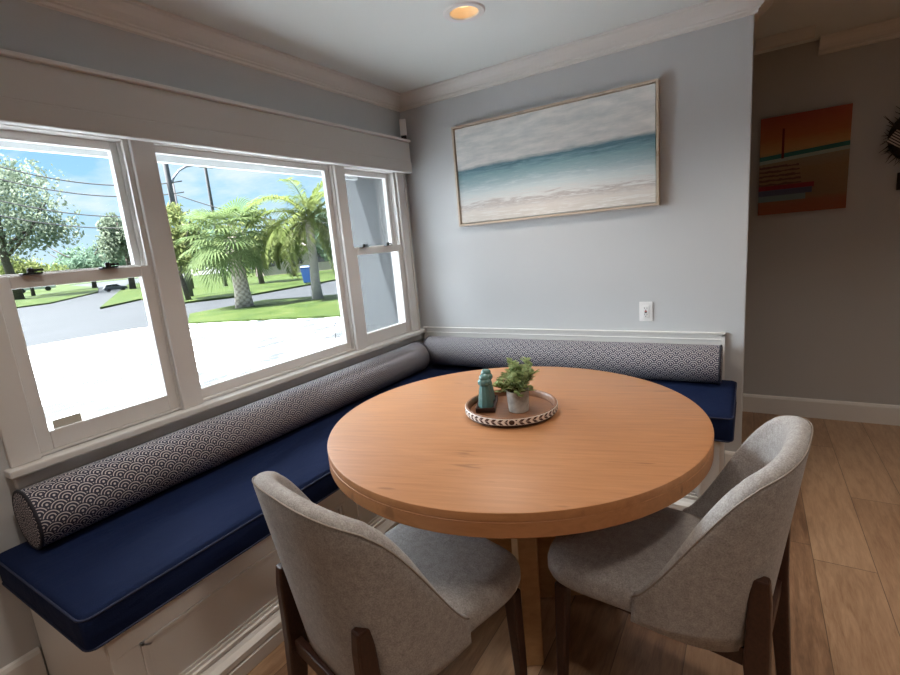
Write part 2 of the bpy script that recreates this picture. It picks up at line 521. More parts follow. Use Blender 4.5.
# ---------------------------------------------------------------- room shell
CH = 2.40                    # ceiling height
XE = 2.08                    # free end of the partition wall
RX, RY, HY = 5.4, -6.6, 1.035
struct(MB().box(-.15, RX, RY, HY+.1, -.1, 0).build('floor', M_floor))
CLX, CLY, CLR = .974, -.786, .078
def ceiling_mesh():
    # ceiling slab with a round hole for the recessed lamp
    n = 32; vs = []; fs = []
    for k in range(n):
        a = 2*PI*k/n; vs.append((CLX+CLR*math.cos(a), CLY+CLR*math.sin(a), CH))
    h = .3
    for k in range(n):
        a = 2*PI*k/n; c, s = math.cos(a), math.sin(a); m = max(abs(c), abs(s)); vs.append((CLX+h*c/m, CLY+h*s/m, CH))
    for k in range(n): fs.append((k, (k+1) % n, n+(k+1) % n, n+k))
    mb = MB(); mb.add(vs, fs)
    x0, x1, y0, y1 = -.15, RX, RY, HY+.1
    for a, b, c, d in ((x0, CLX-h, y0, y1), (CLX+h, x1, y0, y1), (CLX-h, CLX+h, y0, CLY-h), (CLX-h, CLX+h, CLY+h, y1)):
        mb.add([(a, c, CH), (b, c, CH), (b, d, CH), (a, d, CH)], [(0, 3, 2, 1)])
    mb.box(x0, x1, y0, y1, CH+.16, CH+.2)
    return mb
struct(ceiling_mesh().build('ceiling', M_ceil, recalc=False))
# window wall with its opening
WY0, WY1, WZ0, WZ1 = -2.36, -.115, .785, 1.93
w = MB()
w.box(-.10, 0, RY, WY0, 0, CH); w.box(-.10, 0, WY1, HY+.1, 0, CH)
w.box(-.10, 0, WY0, WY1, 0, WZ0); w.box(-.10, 0, WY0, WY1, WZ1, CH)
struct(w.build('wall_left', M_wall))
struct(MB().box(0, XE, 0, .12, 0, CH).build('wall_back', M_wall, bevel=.004))
struct(MB().box(0, RX, HY, HY+.1, 0, CH).build('wall_hall', M_hall))
struct(MB().box(RX, RX+.1, RY, HY+.1, 0, CH).build('wall_right', M_far))
struct(MB().box(-.15, RX+.1, RY-.1, RY, 0, CH).build('wall_front', M_far))

# crown moulding (profile: offset from the wall, z)
CP = [(0, CH-.001), (.082, CH-.001), (.082, CH-.012), (.073, CH-.016), (.066, CH-.030), (.052, CH-.046), (.034, CH-.058), (.022, CH-.064), (.022, CH-.070), (.014, CH-.074), (.012, CH-.084), (0, CH-.088)]
struct(MB().sweep([(.0, RY), (.0, 0), (XE, 0), (XE, .12), (XE, .121)], CP).build('trim_crown', M_white))
struct(MB().sweep([(2.41, HY), (RX, HY)], CP).build('trim_crown_hall', M_white))
struct(MB().box(2.085, 2.365, .70, .735, CH-.062, CH-.001).build('trim_beam_hall', M_white, bevel=.004))
BP = [(0, 0), (.016, 0), (.016, .115), (.010, .128), (0, .133)]
struct(MB().sweep([(1.0, HY), (RX, HY)], BP).build('baseboard_hall', M_white))
struct(MB().sweep([(2.002, 0), (XE, 0), (XE, .12)], [(o, z*.92) for o, z in BP]).build('baseboard_back', M_white))
struct(MB().sweep([(0, RY), (0, -2.485)], BP).build('baseboard_left', M_white))

# ---------------------------------------------------------------- windows
def rect_frame(mb, x0, x1, y0, y1, z0, z1, l, r, b, t):
    mb.box(x0, x1, y0, y0+l, z0, z1); mb.box(x0, x1, y1-r, y1, z0, z1)
    mb.box(x0, x1, y0+l, y1-r, z0, z0+b); mb.box(x0, x1, y0+l, y1-r, z1-t, z1)
    return mb
def window_base(n, y0, y1, xo=-.098):
    fr = MB(); rect_frame(fr, xo, -.004, y0, y1, WZ0, WZ1, .018, .018, .012, .03)
    return struct(fr.build('window_%d' % n, M_frame, bevel=.002))
def pane(name, x, y0, y1, z0, z1, parent):
    return MB().box(x-.002, x+.002, y0, y1, z0, z1).build(name, M_glass, parent)
def latch(y, z, parent):
    m = MB(); m.box(-.012, .022, y-.028, y+.028, z, z+.006); m.lathe([(.010, 0), (.010, .012), (.007, .016)], 12, (.004, y, z+.006))
    m.box(-.001, .010, y-.004, y+.036, z+.010, z+.018)
    return m.build('latch', M_black, parent, bevel=.0015)
def double_hung(n, y0, y1):
    root = window_base(n, y0, y1)
    a, b = y0+.018, y1-.018
    up_ = MB(); rect_frame(up_, -.086, -.056, a, b, 1.385, WZ1-.03, .036, .036, .036, .032)
    us = up_.build('upper_sash', M_frame, root, bevel=.003)
    pane('pane', -.082, a+.034, b-.034, 1.415, WZ1-.06, us)
    lo = MB(); rect_frame(lo, -.036, -.004, a, b, .797, 1.414, .042, .042, .068, .044)
    ls = lo.build('lower_sash', M_frame, root, bevel=.004)
    pane('pane', -.033, a+.04, b-.04, .86, 1.372, ls)
    # side channels the sashes run in
    ch = MB()
    for s in (a, b):
        d = 1 if s == a else -1
        ch.box(-.052, -.046, min(s, s+d*.012), max(s, s+d*.012), 1.414, WZ1-.03)
        ch.box(-.012, -.004, min(s, s+d*.012), max(s, s+d*.012), 1.414, WZ1-.03)
    ch.build('sash_channel', M_frame, root)
    for t in (.20, .68): latch(a+(b-a)*t, 1.414, root)
    return root
M1a, M1b, M2a, M2b = -1.838, -1.746, -.724, -.645
window1 = double_hung(1, WY0, M1a+.012)
root = window_base(2, M1b-.012, M2a+.012, -.058)
fx = MB(); rect_frame(fx, -.054, -.028, M1b+.006, M2a-.006, .797, WZ1-.03, .012, .034, .045, .03)
fxo = fx.build('fixed_sash', M_frame, root, bevel=.003)
pane('pane', -.0475, M1b+.016, M2a-.038, .835, WZ1-.055, fxo)
window3 = double_hung(3, M2b-.012, WY1)
# interior casings and sill
cs = MB()
cs.box(-.003, .018, -2.43, -2.344, .785, 1.99); cs.box(-.003, .018, M1a, M1b, .785, 1.99); cs.box(-.003, .018, M2a, M2b, .785, 1.99)
cs.box(-.003, .018, -.131, -.05, .785, 1.99)
struct(cs.build('trim_window_casing', M_frame, bevel=.004))
cs2 = MB()
cs2.box(-.004, .010, -.052, -.022, .785, 1.99); cs2.box(-.004, .026, -.060, -.050, .785, 1.99)
struct(cs2.build('trim_casing_edge', M_frame, bevel=.003))
sl = MB(); sl.box(-.02, .052, -2.445, -.004, .757, .785); sl.box(-.004, .022, -2.43, -.004, .708, .757)
struct(sl.build('trim_window_sill', M_frame, bevel=.006))

# label stuck to the bottom of the first window's lower pane
tag(MB().box(-.020, -.012, -2.283, -2.195, .866, .897).build('label_card', M_label, bevel=.001), 'small pale paper label at the bottom left of the left double-hung window', 'label')

# ---------------------------------------------------------------- window shade valance
v = thing('window_valance', 'long fabric-covered roller shade valance above the three windows', 'window valance', (0, -1.35, 1.89))
L0, L1 = -1.42, 1.302
MB().box(.002, .088, L0, L1, .072, .200).build('cassette', M_shade, v, bevel=.004)
MB().box(.002, .104, L0, L1, .200, .216).build('top_cap', M_frame, v, bevel=.004)
MB().box(.050, .093, L0, L1, 0, .074).build('shade_hem', M_shade, v, bevel=.006)
MB().box(.020, .060, L1, L1+.018, .05, .085).build('bracket', M_plastic, v, bevel=.003)

# corner motion sensor standing on the valance end
sn = thing('corner_sensor', 'small white sensor box in the corner below the crown moulding', 'sensor', (.052, -.052, 2.118))
MB().box(-.022, .022, -.018, .018, .022, .128, Matrix.Rotation(math.radians(35), 4, 'Z')).build('housing', M_plastic, sn, bevel=.005)
mfoot = MB().box(-.018, .018, -.014, .014, 0.001, .024, Matrix.Rotation(math.radians(35), 4, 'Z'))
mfoot.build('mount', M_black, sn, bevel=.002)

# ---------------------------------------------------------------- bench
SEAT_Z = .415
BX, BYB, BXR, BYL = .622, -.58, 2.0, -2.48
bench = thing('banquette_bench', 'white built-in corner bench with panelled fronts under the navy cushions', 'bench', (0, 0, 0))
b = MB(); b.box(.012, BX-.018, BYL, -.012, .004, SEAT_Z); b.box(BX-.018, BXR, BYB+.018, -.012, .004, SEAT_Z)
b.build('carcass', M_white, bench, bevel=.003)
def panel_run(along, a0, a1, n, face, name):
    """stiles, rails and stepped mouldings on a bench front; along 'y' faces +x, along 'x' faces -y"""
    mb = MB()
    def bx(p0, p1, d0, d1, z0, z1):
        if along == 'y': mb.box(face+d0, face+d1, p0, p1, z0, z1)
        else: mb.box(p0, p1, face-d1, face-d0, z0, z1)
    S_ = .075; zb, zt = .075, SEAT_Z
    bx(a0, a1, -.018, 0, zt-.075, zt-.002); bx(a0, a1, -.018, 0, zb, zb+.035)
    W_ = (a1-a0-S_*(n+1))/n
    for k in range(n+1):
        s = a0 + k*(W_+S_); bx(s, s+S_, -.018, 0, zb+.035, zt-.075)
    for k in range(n):
        p0 = a0+S_+k*(W_+S_); p1 = p0+W_; z0, z1 = zb+.035, zt-.075
        for i, (wd, d) in enumerate(((.012, .005), (.012, -.005), (.012, -.011))):
            o = (0, .012, .024)[i]
            bx(p0+o, p0+o+wd, -.018, d, z0+o, z1-o); bx(p1-o-wd, p1-o, -.018, d, z0+o, z1-o)
            bx(p0+o, p1-o, -.018, d, z0+o, z0+o+wd); bx(p0+o, p1-o, -.018, d, z1-o-wd, z1-o)
    mb.build(name, M_white, bench, bevel=.0015)
panel_run('y', BYL, BYB, 2, BX, 'front_panel')
panel_run('x', BX, BXR, 2, BYB, 'front_panel')
bb = MB()
prof = [(0, .002), (.036, .002), (.036, .050), (.028, .053), (.028, .060), (.034, .063), (.034, .082), (.022, .090), (.014, .094), (.006, .104), (0, .106)]
bb.sweep([(BX, BYL), (BX, BYB), (BXR, BYB)], prof)
bb.build('base_moulding', M_white, bench)

# back rail panel behind the bolster on the wall
rp = MB(); rp.box(.028, 1.992, -.020, -.002, .775, .797); rp.box(.028, 1.992, -.026, -.002, .790, .800)
rp.box(.028, 1.992, -.014, -.002, .54, .775); rp.box(1.972, 1.992, -.020, -.002, .50, .797); rp.box(.028, 1.972, -.020, -.002, .757, .764)
struct(rp.build('trim_back_rail', M_white, bevel=.002))

def cushion(name, x0, x1, y0, y1, label, z1=.528):
    z0 = SEAT_Z+.002
    cx, cy = (x0+x1)/2, (y0+y1)/2
    t = thing(name, label, 'cushion', (cx, cy, z0), 0, 'navy bench cushions')
    hx, hy, h = (x1-x0)/2, (y1-y0)/2, z1-z0
    MB().puffy(-hx, hx, -hy, hy, 0, h, .022, .006, .003, .05).build('pad', M_navy, t, smooth=True)
    r = .03
    for z in (.012, h-.010):
        pp = MB(); pts = []
        for (sx, sy, a0) in ((1, 1, 0), (-1, 1, 90), (-1, -1, 180), (1, -1, 270)):
            for k in range(5):
                a = math.radians(a0+k*22.5); pts.append((sx*(hx-r)+r*math.cos(a)*1.0, sy*(hy-r)+r*math.sin(a), z))
        pp.tube(pts, .0035, 6, True)
        pp.build('piping', M_navypipe, t, smooth=True)
    return t
cushion('seat_cushion', .012, .655, -2.53, -.015, 'long navy seat cushion on the bench under the windows')
cushion('seat_cushion', .662, 2.05, -.605, -.022, 'navy seat cushion on the bench along the painting wall', .544)

def bolster(label, loc, length, rz, R=.101):
    t = thing('bolster', label, 'bolster cushion', loc, rz, 'scallop print bolsters')
    # the body's axis is local x from 0 to length
    n = 48; prof = []
    re = .022
    prof.append((0.004, .0)); prof.append((.0, R*.5)); prof.append((.0, R-.012)); prof.append((.004, R-.003)); prof.append((.012, R))
    nx = int(length/.15)
    for k in range(1, nx): prof.append((.012+(length-.024)*k/nx, R*(1+.008*math.sin(k*2.1))))
    prof += [(length-.012, R), (length-.004, R-.003), (length, R-.012), (length, R*.5), (length-.004, 0)]
    mb = MB(); vs = []; fs = []; uvs = []
    s = 0; arc = [0]
    for i in range(1, len(prof)):
        s += math.hypot(prof[i][0]-prof[i-1][0], prof[i][1]-prof[i-1][1]); arc.append(s)
    for (x, r) in prof:
        for k in range(n):
            a = 2*PI*k/n; vs.append((x, r*math.cos(a), R+r*math.sin(a)))
    for i in range(len(prof)-1):
        for k in range(n):
            fs.append((i*n+k, i*n+(k+1) % n, (i+1)*n+(k+1) % n, (i+1)*n+k))
            v0, v1 = 2*PI*R*k/n, 2*PI*R*(k+1)/n
            uvs.append(((arc[i], v0), (arc[i], v1), (arc[i+1], v1), (arc[i+1], v0)))
    mb.add(vs, fs, uvs)
    mb.build('cover', M_scallop, t, smooth='auto', recalc=False)
    for x in (.006, length-.006):
        pp = MB(); pp.tube([(x, (R-.002)*math.cos(2*PI*k/40), R+(R-.002)*math.sin(2*PI*k/40)) for k in range(40)], .0055, 8, True)
        pp.build('piping', M_dkpipe, t, smooth=True)
    return t
bolster('scallop print bolster lying along the bench under the windows', (.125, -2.455, .535), 2.215, PI/2)
bolster('scallop print bolster lying along the painting wall', (.145, -.124, .551), 1.838, 0, .101)

# ---------------------------------------------------------------- table
TX, TY, TR, TZ = 1.356, -1.380, .66, .76
tb = thing('dining_table', 'round pale oak pedestal dining table in the corner of the bench', 'table', (TX, TY, 0), math.radians(16))
n = 128
MB().lathe([(TR-.02, TZ-.069), (TR-.004, TZ-.069), (TR, TZ-.065), (TR, TZ-.026), (TR-.0015, TZ-.025), (TR-.0015, TZ-.023), (TR, TZ-.022), (TR, TZ-.004), (TR-.0012, TZ-.0012), (TR-.004, TZ)], n).build('tabletop', M_oak, tb, smooth='auto', angle=30)
ped = MB()
ang = math.atan2(-.287, .168) - math.radians(16)
for k in range(2):
    m = Matrix.Rotation(ang+k*PI/2, 4, 'Z'); ped.box(-.335, .335, -.031+.001*k, .031-.001*k, .0+.0005*k, TZ-.069, m)
ped.build('pedestal', M_oakbase, tb, bevel=.006)

# ---------------------------------------------------------------- tray and what stands on it
TRX, TRY = 1.353, -1.362
tr = thing('serving_tray', 'round wooden serving tray with white and brown leaf inlay rim on the oak table', 'tray', (TRX, TRY, TZ))
MB().lathe([(.140, 0), (.156, .0), (.160, .004), (.160, .012), (.166, .013)], 72).build('base', M_traydark, tr, smooth='auto')
MB().lathe([(.166, .0125), (.170, .014), (.170, .035), (.168, .037)], 96, cap=False).build('rim', M_rim, tr, smooth='auto')
MB().lathe([(.168, .037), (.167, .0385), (.160, .0385), (.157, .034), (.156, .012), (.1, .0105), (.0, .010)], 96, cap=False).build('inner_wall', M_traywood, tr, smooth='auto')
MB().lathe([(.154, .0112), (.154, .0135), (.0, .0135)], 72, cap=False).build('inner_floor', M_traywood, tr)
TZ2 = TZ+.0138
st = thing('shaker_stand', 'small dark wooden stand under the two teal shakers on the tray', 'stand', (1.255, -1.365, TZ2))
msd = MB(); mrot = Matrix.Rotation(math.radians(-68), 4, 'Z')
msd.box(-.075, .075, -.036, .036, 0, .010, mrot)
for (a, bb_, c, d) in ((-.075, .075, -.036, -.031), (-.075, .075, .031, .036), (-.075, -.070, -.036, .036), (.070, .075, -.036, .036)): msd.box(a, bb_, c, d, .0, .018, mrot)
msd.build('holder', M_traydark, st, bevel=.001)
shp = [(.026, 0), (.029, .003), (.029, .010), (.0275, .03), (.023, .062), (.0195, .080), (.019, .084), (.0245, .090), (.0255, .096), (.0245, .1015), (.020, .106), (.0185, .1085), (.019, .112), (.017, .120), (.010, .125), (.0, .126)]
def shaker(x, y, label):
    t = thing('shaker', label, 'shaker', (x, y, TZ2+.0102), .3, 'teal shakers on the tray')
    MB().lathe([p for p in shp[:12]], 10).build('body', M_teal, t, smooth='auto', angle=32)
    MB().lathe(shp[11:], 16).build('cap', M_teal, t, smooth=True)
    return t
sk = shaker(1.268, -1.398, 'teal ceramic shaker in front, nearest the table edge by the chairs')
copy_thing(sk, (1.242, -1.332, TZ2+.0102), .9, 'teal ceramic shaker half hidden behind the front shaker')

pp = thing('potted_plant', 'small leafy green plant in a weathered grey pot on the tray', 'potted plant', (1.388, -1.372, TZ2))
MB().lathe([(.033, 0), (.036, .002), (.038, .03), (.041, .074), (.0425, .078), (.0415, .080), (.038, .079), (.036, .066)], 40, cap=False).build('pot', M_pot, pp, smooth='auto')
MB().lathe([(.037, .066), (.02, .069), (0, .070)], 24, cap=False).build('soil', M_soil, pp, smooth=True)
MB().lathe([(.0, 0.001), (.033, .0005), (.0335, .002)], 32, cap=False).build('pot_base', M_pot, pp)
leaf = MB(); twig = MB()
def add_leaf(mb, p, d, L, Wd, curl=.25):
    d = d.normalized(); s = d.cross(Vector((0, 0, 1)))
    if s.length < .05: s = Vector((1, 0, 0))
    s.normalize(); nrm = s.cross(d)
    pts = []
    for (a, w) in ((0, .12), (.28, .85), (.6, 1), (.88, .72), (1, .2)):
        c = p + d*L*a + nrm*(-curl*L*a*a)
        pts.append((c - s*Wd*w*.5 + nrm*.12*Wd*w, c, c + s*Wd*w*.5 + nrm*.12*Wd*w))
    vs = [q for row in pts for q in row]; fs = []
    for i in range(4):
        for k in range(2): fs.append((i*3+k, i*3+k+1, (i+1)*3+k+1, (i+1)*3+k))
    mb.add(vs, fs)
for k in range(62):
    a = random.uniform(0, 2*PI); tilt = random.uniform(.05, 1.25); Ls = random.uniform(.078, .128)*(1-.20*tilt)
    p = Vector((random.uniform(-.02, .02), random.uniform(-.02, .02), .070)); d = Vector((math.cos(a)*math.sin(tilt), math.sin(a)*math.sin(tilt), math.cos(tilt)))
    pts = [p + d*Ls*t + Vector((0, 0, -.012*t*t*tilt)) for t in (0, .25, .5, .75, 1)]
    twig.tube(pts, [.0014, .0013, .0011, .0009, .0006], 5)
    for t in (.35, .5, .62, .74, .86, .95, 1.0):
        c = p + d*Ls*t + Vector((0, 0, -.012*t*t*tilt))
        az = random.uniform(0, 2*PI); ld = d*.7 + Vector((math.cos(az), math.sin(az), random.uniform(.0, .9)))*.9
        add_leaf(leaf, c, ld, random.uniform(.019, .028), random.uniform(.015, .021))
leaf.build('foliage', M_herb, pp, smooth=True, recalc=False)
twig.build('stems', M_twig, pp, smooth=True)

# ---------------------------------------------------------------- chairs
def make_chair(label, loc, rz):
    t = thing('dining_chair', label, 'chair', loc, rz, 'upholstered dining chairs at the table')
    # seat pad: rounded plan, front at +y
    def plan(k, N, inset, z, dy=0):
        a = 2*PI*k/N; c, s = math.cos(a), math.sin(a); e = 2/4.6
        x = math.copysign(abs(c)**e, c); y = math.copysign(abs(s)**e, s)
        yy = y*(.264-inset)+.064+dy; wx = (.228 + .020*(yy-.03)/.25) - inset
        return (x*wx, yy, z)
    N = 64; secs = []
    for (i, z) in ((.05, .385), (.022, .387), (.006, .397), (0, .415), (0, .440), (.004, .456), (.016, .468), (.045, .475), (.10, .479), (.17, .481)):
        secs.append([plan(k, N, i, z) for k in range(N)])
    MB().loft(secs).build('seat', M_linen, t, smooth=True)
    # barrel back
    NT = 72; secs = []; seam_o = []
    FM = math.radians(90)
    TH = .050
    def top(ph):
        q = abs(ph)/FM
        u = max(0, (q-.50)/.50)
        return .882 - .045*min(1, q/.55)**2 - .37*(u**1.75)*(1-.12*u*(1-u)*4)
    def bot(ph):
        q = abs(ph)/FM
        return .368 + .012*q
    def ring(ph, z, off):
        h = max(0.0, (z-.37)/.48)
        q = abs(ph)/FM
        a = .234 + .050*h - off; bb = .232 + .066*h - off
        e = .66
        s, c = math.sin(ph), max(0, math.cos(ph))
        x = math.copysign(abs(s)**e, s)*a; y = -(c**e)*bb
        return Vector((x, y + .045*(q**6)*(1-h), z))
    for i in range(NT+1):
        ph = FM*(2*i/NT-1)
        ph = math.copysign(FM*(1-(1-abs(ph)/FM)**1.35), ph)
        zt, zb = top(ph), bot(ph); sec = []
        q = abs(ph)/FM
        taper = 1.0 if q < .8 else 1.0-.45*(q-.8)/.2
        th = TH*taper; r = th/2
        for z in (0, .12, .3, .5, .7, .88): sec.append(ring(ph, zb+(zt-r-zb)*z, 0))
        for k in range(0, 9):
            a = PI*k/8; sec.append(ring(ph, zt-r+r*math.sin(a), r-r*math.cos(a)))
        for z in (.88, .7, .5, .3, .12, 0): sec.append(ring(ph, zb+(zt-r-zb)*z, th))
        secs.append(sec)
        seam_o.append(ring(ph, zt-r*.42, .0022))
    bk = MB().loft(secs).build('backrest', M_linen, t, smooth=True)
    MB().tube(seam_o, .0022, 5).build('seam', M_seam, bk, smooth=True)
    # legs
    def leg(p_top, p_bot, w0, w1, mids=()):
        mb = MB(); secs = []
        pts = [(p_bot, w1)] + list(mids) + [(p_top, w0)]
        for p, w_ in pts:
            secs.append([(p[0]+sx*w_[0], p[1]+sy*w_[1], p[2]) for sx, sy in ((-1, -1), (1, -1), (1, 1), (-1, 1))])
        return mb.loft(secs).build('leg', M_walnut, t, bevel=.006)
    for sx in (-1, 1):
        leg((sx*.208, .252, .392), (sx*.216, .266, 0), (.021, .019), (.014, .014))
    for sx in (-1, 1):
        # rear leg rises outside the shell as a fin
        leg((sx*.176, -.232, .59), (sx*.186, -.262, 0), (.015, .018), (.015, .017),
            mids=(((sx*.182, -.232, .36), (.019, .027)), ((sx*.178, -.233, .535), (.017, .023))))
    ap = MB()
    ap.box(-.16, .16, .20, .222, .350, .388); 
    for sx in (-1, 1):
        ap.loft([[(sx*.165-.011, .215, z) for z in (.350, .388)] + [(sx*.165+.011, .215, z) for z in (.388, .350)],
                 [(sx*.165-.011, -.215, z) for z in (.335, .385)] + [(sx*.165+.011, -.215, z) for z in (.385, .335)]])
    ap.box(-.18, .18, -.244, -.222, .325, .366)
    ap.build('apron', M_walnut, t, bevel=.003)
    return t
CHL = dict(loc=(1.270, -2.005, 0), a=77.5)
CHR = dict(loc=(1.930, -1.540, 0), a=171.5)
ch1 = make_chair('beige upholstered chair with walnut legs at the table beside the window bench', CHL['loc'], math.radians(CHL['a']-90))
copy_thing(ch1, CHR['loc'], math.radians(CHR['a']-90), 'beige upholstered chair with walnut legs at the table on the hallway side')

# ---------------------------------------------------------------- wall things
pt = thing('framed_painting', 'large seascape painting in a thin pale wood frame on the grey wall', 'painting', (1.048, -.001, 1.8105))
W2, H2 = .622, .314
fr = MB()
for (x0, x1, z0, z1) in ((-W2, -W2+.013, -H2, H2), (W2-.013, W2, -H2, H2), (-W2+.013, W2-.013, -H2, -H2+.013), (-W2+.013, W2-.013, H2-.013, H2)):
    fr.box(x0, x1, -.044, 0, z0, z1)
fr.build('frame', M_maple, pt, bevel=.001)
cv = MB(); a, h = W2-.018, H2-.018
cv.box(-a, a, -.034, -.004, -h, h)
for i in range(6): cv.uv[i] = ((0, 0), (1, 0), (1, 1), (0, 1))
cv.build('canvas', M_sea, pt, recalc=False)
hp = thing('canvas_painting', 'orange sunset beach canvas on the dim hallway wall', 'painting', (2.358, HY, 1.697))
cv = MB(); cv.box(-.23, .23, -.032, 0, -.303, .303)
for i in range(6): cv.uv[i] = ((0, 0), (1, 0), (1, 1), (0, 1))
cv.build('canvas', M_sunset, hp, recalc=False)

wp = thing('wall_outlet', 'white outlet plate on the grey wall below the seascape', 'outlet', (1.593, 0, .912))
MB().box(-.036, .036, -.006, 0, -.056, .056).build('cover_plate', M_plastic, wp, bevel=.002)
MB().box(-.017, .017, -.010, -.005, -.034, .034).build('socket_face', M_plastic, wp, bevel=.0015)
sl_ = MB()
for z in (-.018, .018):
    sl_.box(-.008, -.006, -.0108, -.0095, z-.002, z+.008); sl_.box(.006, .008, -.0108, -.0095, z-.002, z+.007); sl_.box(-.002, .002, -.0108, -.0095, z-.010, z-.006)
sl_.build('slots', M_black, wp)
bt = MB(); bt.box(-.006, .006, -.0112, -.0095, .0005, .006); bt.build('reset_button', Mat('red_button', (.5, .04, .03), .5).m, wp)
bt2 = MB(); bt2.box(-.006, .006, -.0112, -.0095, -.007, -.0015); bt2.build('test_button', M_black, wp)

wr = thing('twig_wreath', 'dark twig wreath with a striped ribbon on the hallway wall at the right', 'wreath', (2.885, HY-.002, 1.765))
tw = MB(); random.seed(3)
for k in range(150):
    a = random.uniform(0, 2*PI); R0 = .10; p = Vector((math.cos(a)*R0, -.03-random.random()*.03, math.sin(a)*R0))
    d = Vector((math.cos(a+random.uniform(-1.3, 1.3)), random.uniform(-.5, .1), math.sin(a+random.uniform(-1.3, 1.3)))); L = random.uniform(.04, .085)
    tw.tube([p - d*L*.2, p+d*L*.5, p+d*L], [.004, .003, .001], 4)
tw.tube([(math.cos(2*PI*k/36)*.10, -.035, math.sin(2*PI*k/36)*.115) for k in range(36)], .028, 8, True)
tw.build('twigs', M_wreath, wr)
rb = MB()
mr = Matrix.Translation((-.085, -.095, -.015)) @ Matrix.Rotation(math.radians(35), 4, 'Y'); rb.box(-.045, .045, -.004, .004, -.036, .036, mr)
mr = Matrix.Translation((-.01, -.095, .03)) @ Matrix.Rotation(math.radians(-25), 4, 'Y'); rb.box(-.05, .05, -.004, .004, -.034, .034, mr)
rb.build('ribbon', M_red, wr)
dp = thing('wall_plaque', 'small dark plaque on the hallway wall under the wreath', 'wall plaque', (2.865, HY-.001, 1.52))
MB().box(-.045, .045, -.02, 0, -.05, .05).build('board', M_wreath, dp, bevel=.003)

# recessed ceiling lamp
cl = thing('recessed_light', 'round recessed ceiling lamp glowing warm orange', 'ceiling light', (CLX, CLY, CH))
MB().lathe([(CLR-.014, .001), (CLR-.012, -.005), (CLR+.012, -.006), (CLR+.018, -.001), (CLR+.018, 0.0)], 48, cap=False).build('trim_ring', M_plastic, cl, smooth='auto')
M_baffle = Mat('warm_baffle', (.92, .74, .52), .4, .4).m
MB().lathe([(CLR-.013, .000), (CLR-.020, .045)], 48, cap=False).build('baffle', M_baffle, cl, smooth=True)
MB().lathe([(CLR-.0195, .044), (.03, .039), (0, .037)], 40, cap=False).build('bulb', emis('warm_bulb', (1.0, .72, .44), 1.7), cl, smooth=True)

# ---------------------------------------------------------------- outside
G = -.25
def un(u, v, z):
    d = rt*((u-450)/FPX) + up*(-(v-337.5)/FPX) + fw
    t = (z-CAM.z)/d.z
    return CAM + d*t
def atdist(u, v, dist):
    d = rt*((u-450)/FPX) + up*(-(v-337.5)/FPX) + fw
    h = Vector((d.x, d.y)).length
    return CAM + d*(dist/h)
def slab(name, pts, z, mat, th=.05):
    top_ = [(p.x, p.y, z) for p in pts]; bot_ = [(p.x, p.y, z-th) for p in pts]
    return struct(MB().loft([bot_, top_]).build(name, mat))
# asphalt under everything, pavers in front of the house
struct(MB().box(-240, 4, -120, 160, G-.30, G-.06).build('ground', M_road))
E2 = [Vector((-.15, -14, 0)), Vector((-.15, 2.2, 0)), Vector((-4.0, 6.0, 0)), un(337, 317, G), un(188, 324, G), un(139, 328, G), un(33, 346, G), Vector((-14.2, -14, 0))]
slab('driveway', E2, G, M_paver, .10)
slab('lawn_island', [un(188, 324, G), un(337, 317, G), un(352, 316, G), un(352, 293, G), un(333, 296, G), un(264, 301, G), un(190, 315, G)], G+.05, M_grass, .12)
slab('lawn_far', [un(180, 303, G), un(255, 294, G), un(323, 282, G), un(350, 277, G), Vector((-60, 75, 0)), Vector((-80, 60, 0)), un(128, 284, G), un(100, 308, G), un(141, 299, G)], G+.03, M_grass, .12)
slab('lawn_left', [un(12, 308, G), un(50, 303, G), un(98, 292, G), un(98, 287, G), un(40, 284, G), Vector((-140, 10, 0)), Vector((-60, -10, 0))], G+.03, M_grass, .12)
slab('lawn_horizon', [Vector((-120, -60, 0)), Vector((-120, 70, 0)), Vector((-60, 110, 0)), Vector((-230, 140, 0)), Vector((-230, -80, 0))], G-.01, M_grass, .05)

# eave over the windows and the wing beside them
ev = MB(); ev.box(-.90, -.15, -7, .50, 2.06, 2.12); ev.box(-.93, -.89, -7, .50, 2.015, 2.16)
struct(ev.build('trim_eave', M_stucco))
wg = MB(); wg.box(-1.12, -.15, .50, .62, G, 2.5)
struct(wg.build('wall_wing', M_siding))
wt = MB(); wt.box(-.56, -.10, .44, .50, G, 2.06); wt.box(-1.14, -1.10, .47, .50, G, 2.4)
struct(wt.build('trim_wing_corner', M_stucco))

def foliage(mb, c, rad, n, size, rnd, clumps=14, flat=.8):
    cs_ = []
    for k in range(clumps):
        while True:
            q = Vector((rnd.uniform(-1, 1), rnd.uniform(-1, 1), rnd.uniform(-1, 1)))
            if q.length < 1: break
        cs_.append((Vector((q.x*rad[0]*.72, q.y*rad[1]*.72, q.z*rad[2]*.72)), rnd.uniform(.28, .48)))
    for k in range(n):
        cc, rr = rnd.choice(cs_)
        q = Vector((rnd.gauss(0, 1), rnd.gauss(0, 1), rnd.gauss(0, 1))).normalized()*(rnd.random()**.4)
        p = c + cc + Vector((q.x*rad[0]*rr, q.y*rad[1]*rr, q.z*rad[2]*rr))
        a = Vector((rnd.gauss(0, 1), rnd.gauss(0, 1), rnd.gauss(0, .7))).normalized(); b_ = a.orthogonal().normalized()
        b_ = (Matrix.Rotation(rnd.uniform(0, 6.3), 3, a) @ b_); s = size*rnd.uniform(.6, 1.3); c2 = a.cross(b_)
        mb.add([p-b_*s, p+c2*s*.5, p+b_*s, p-c2*s*.5], [(0, 1, 2, 3)])
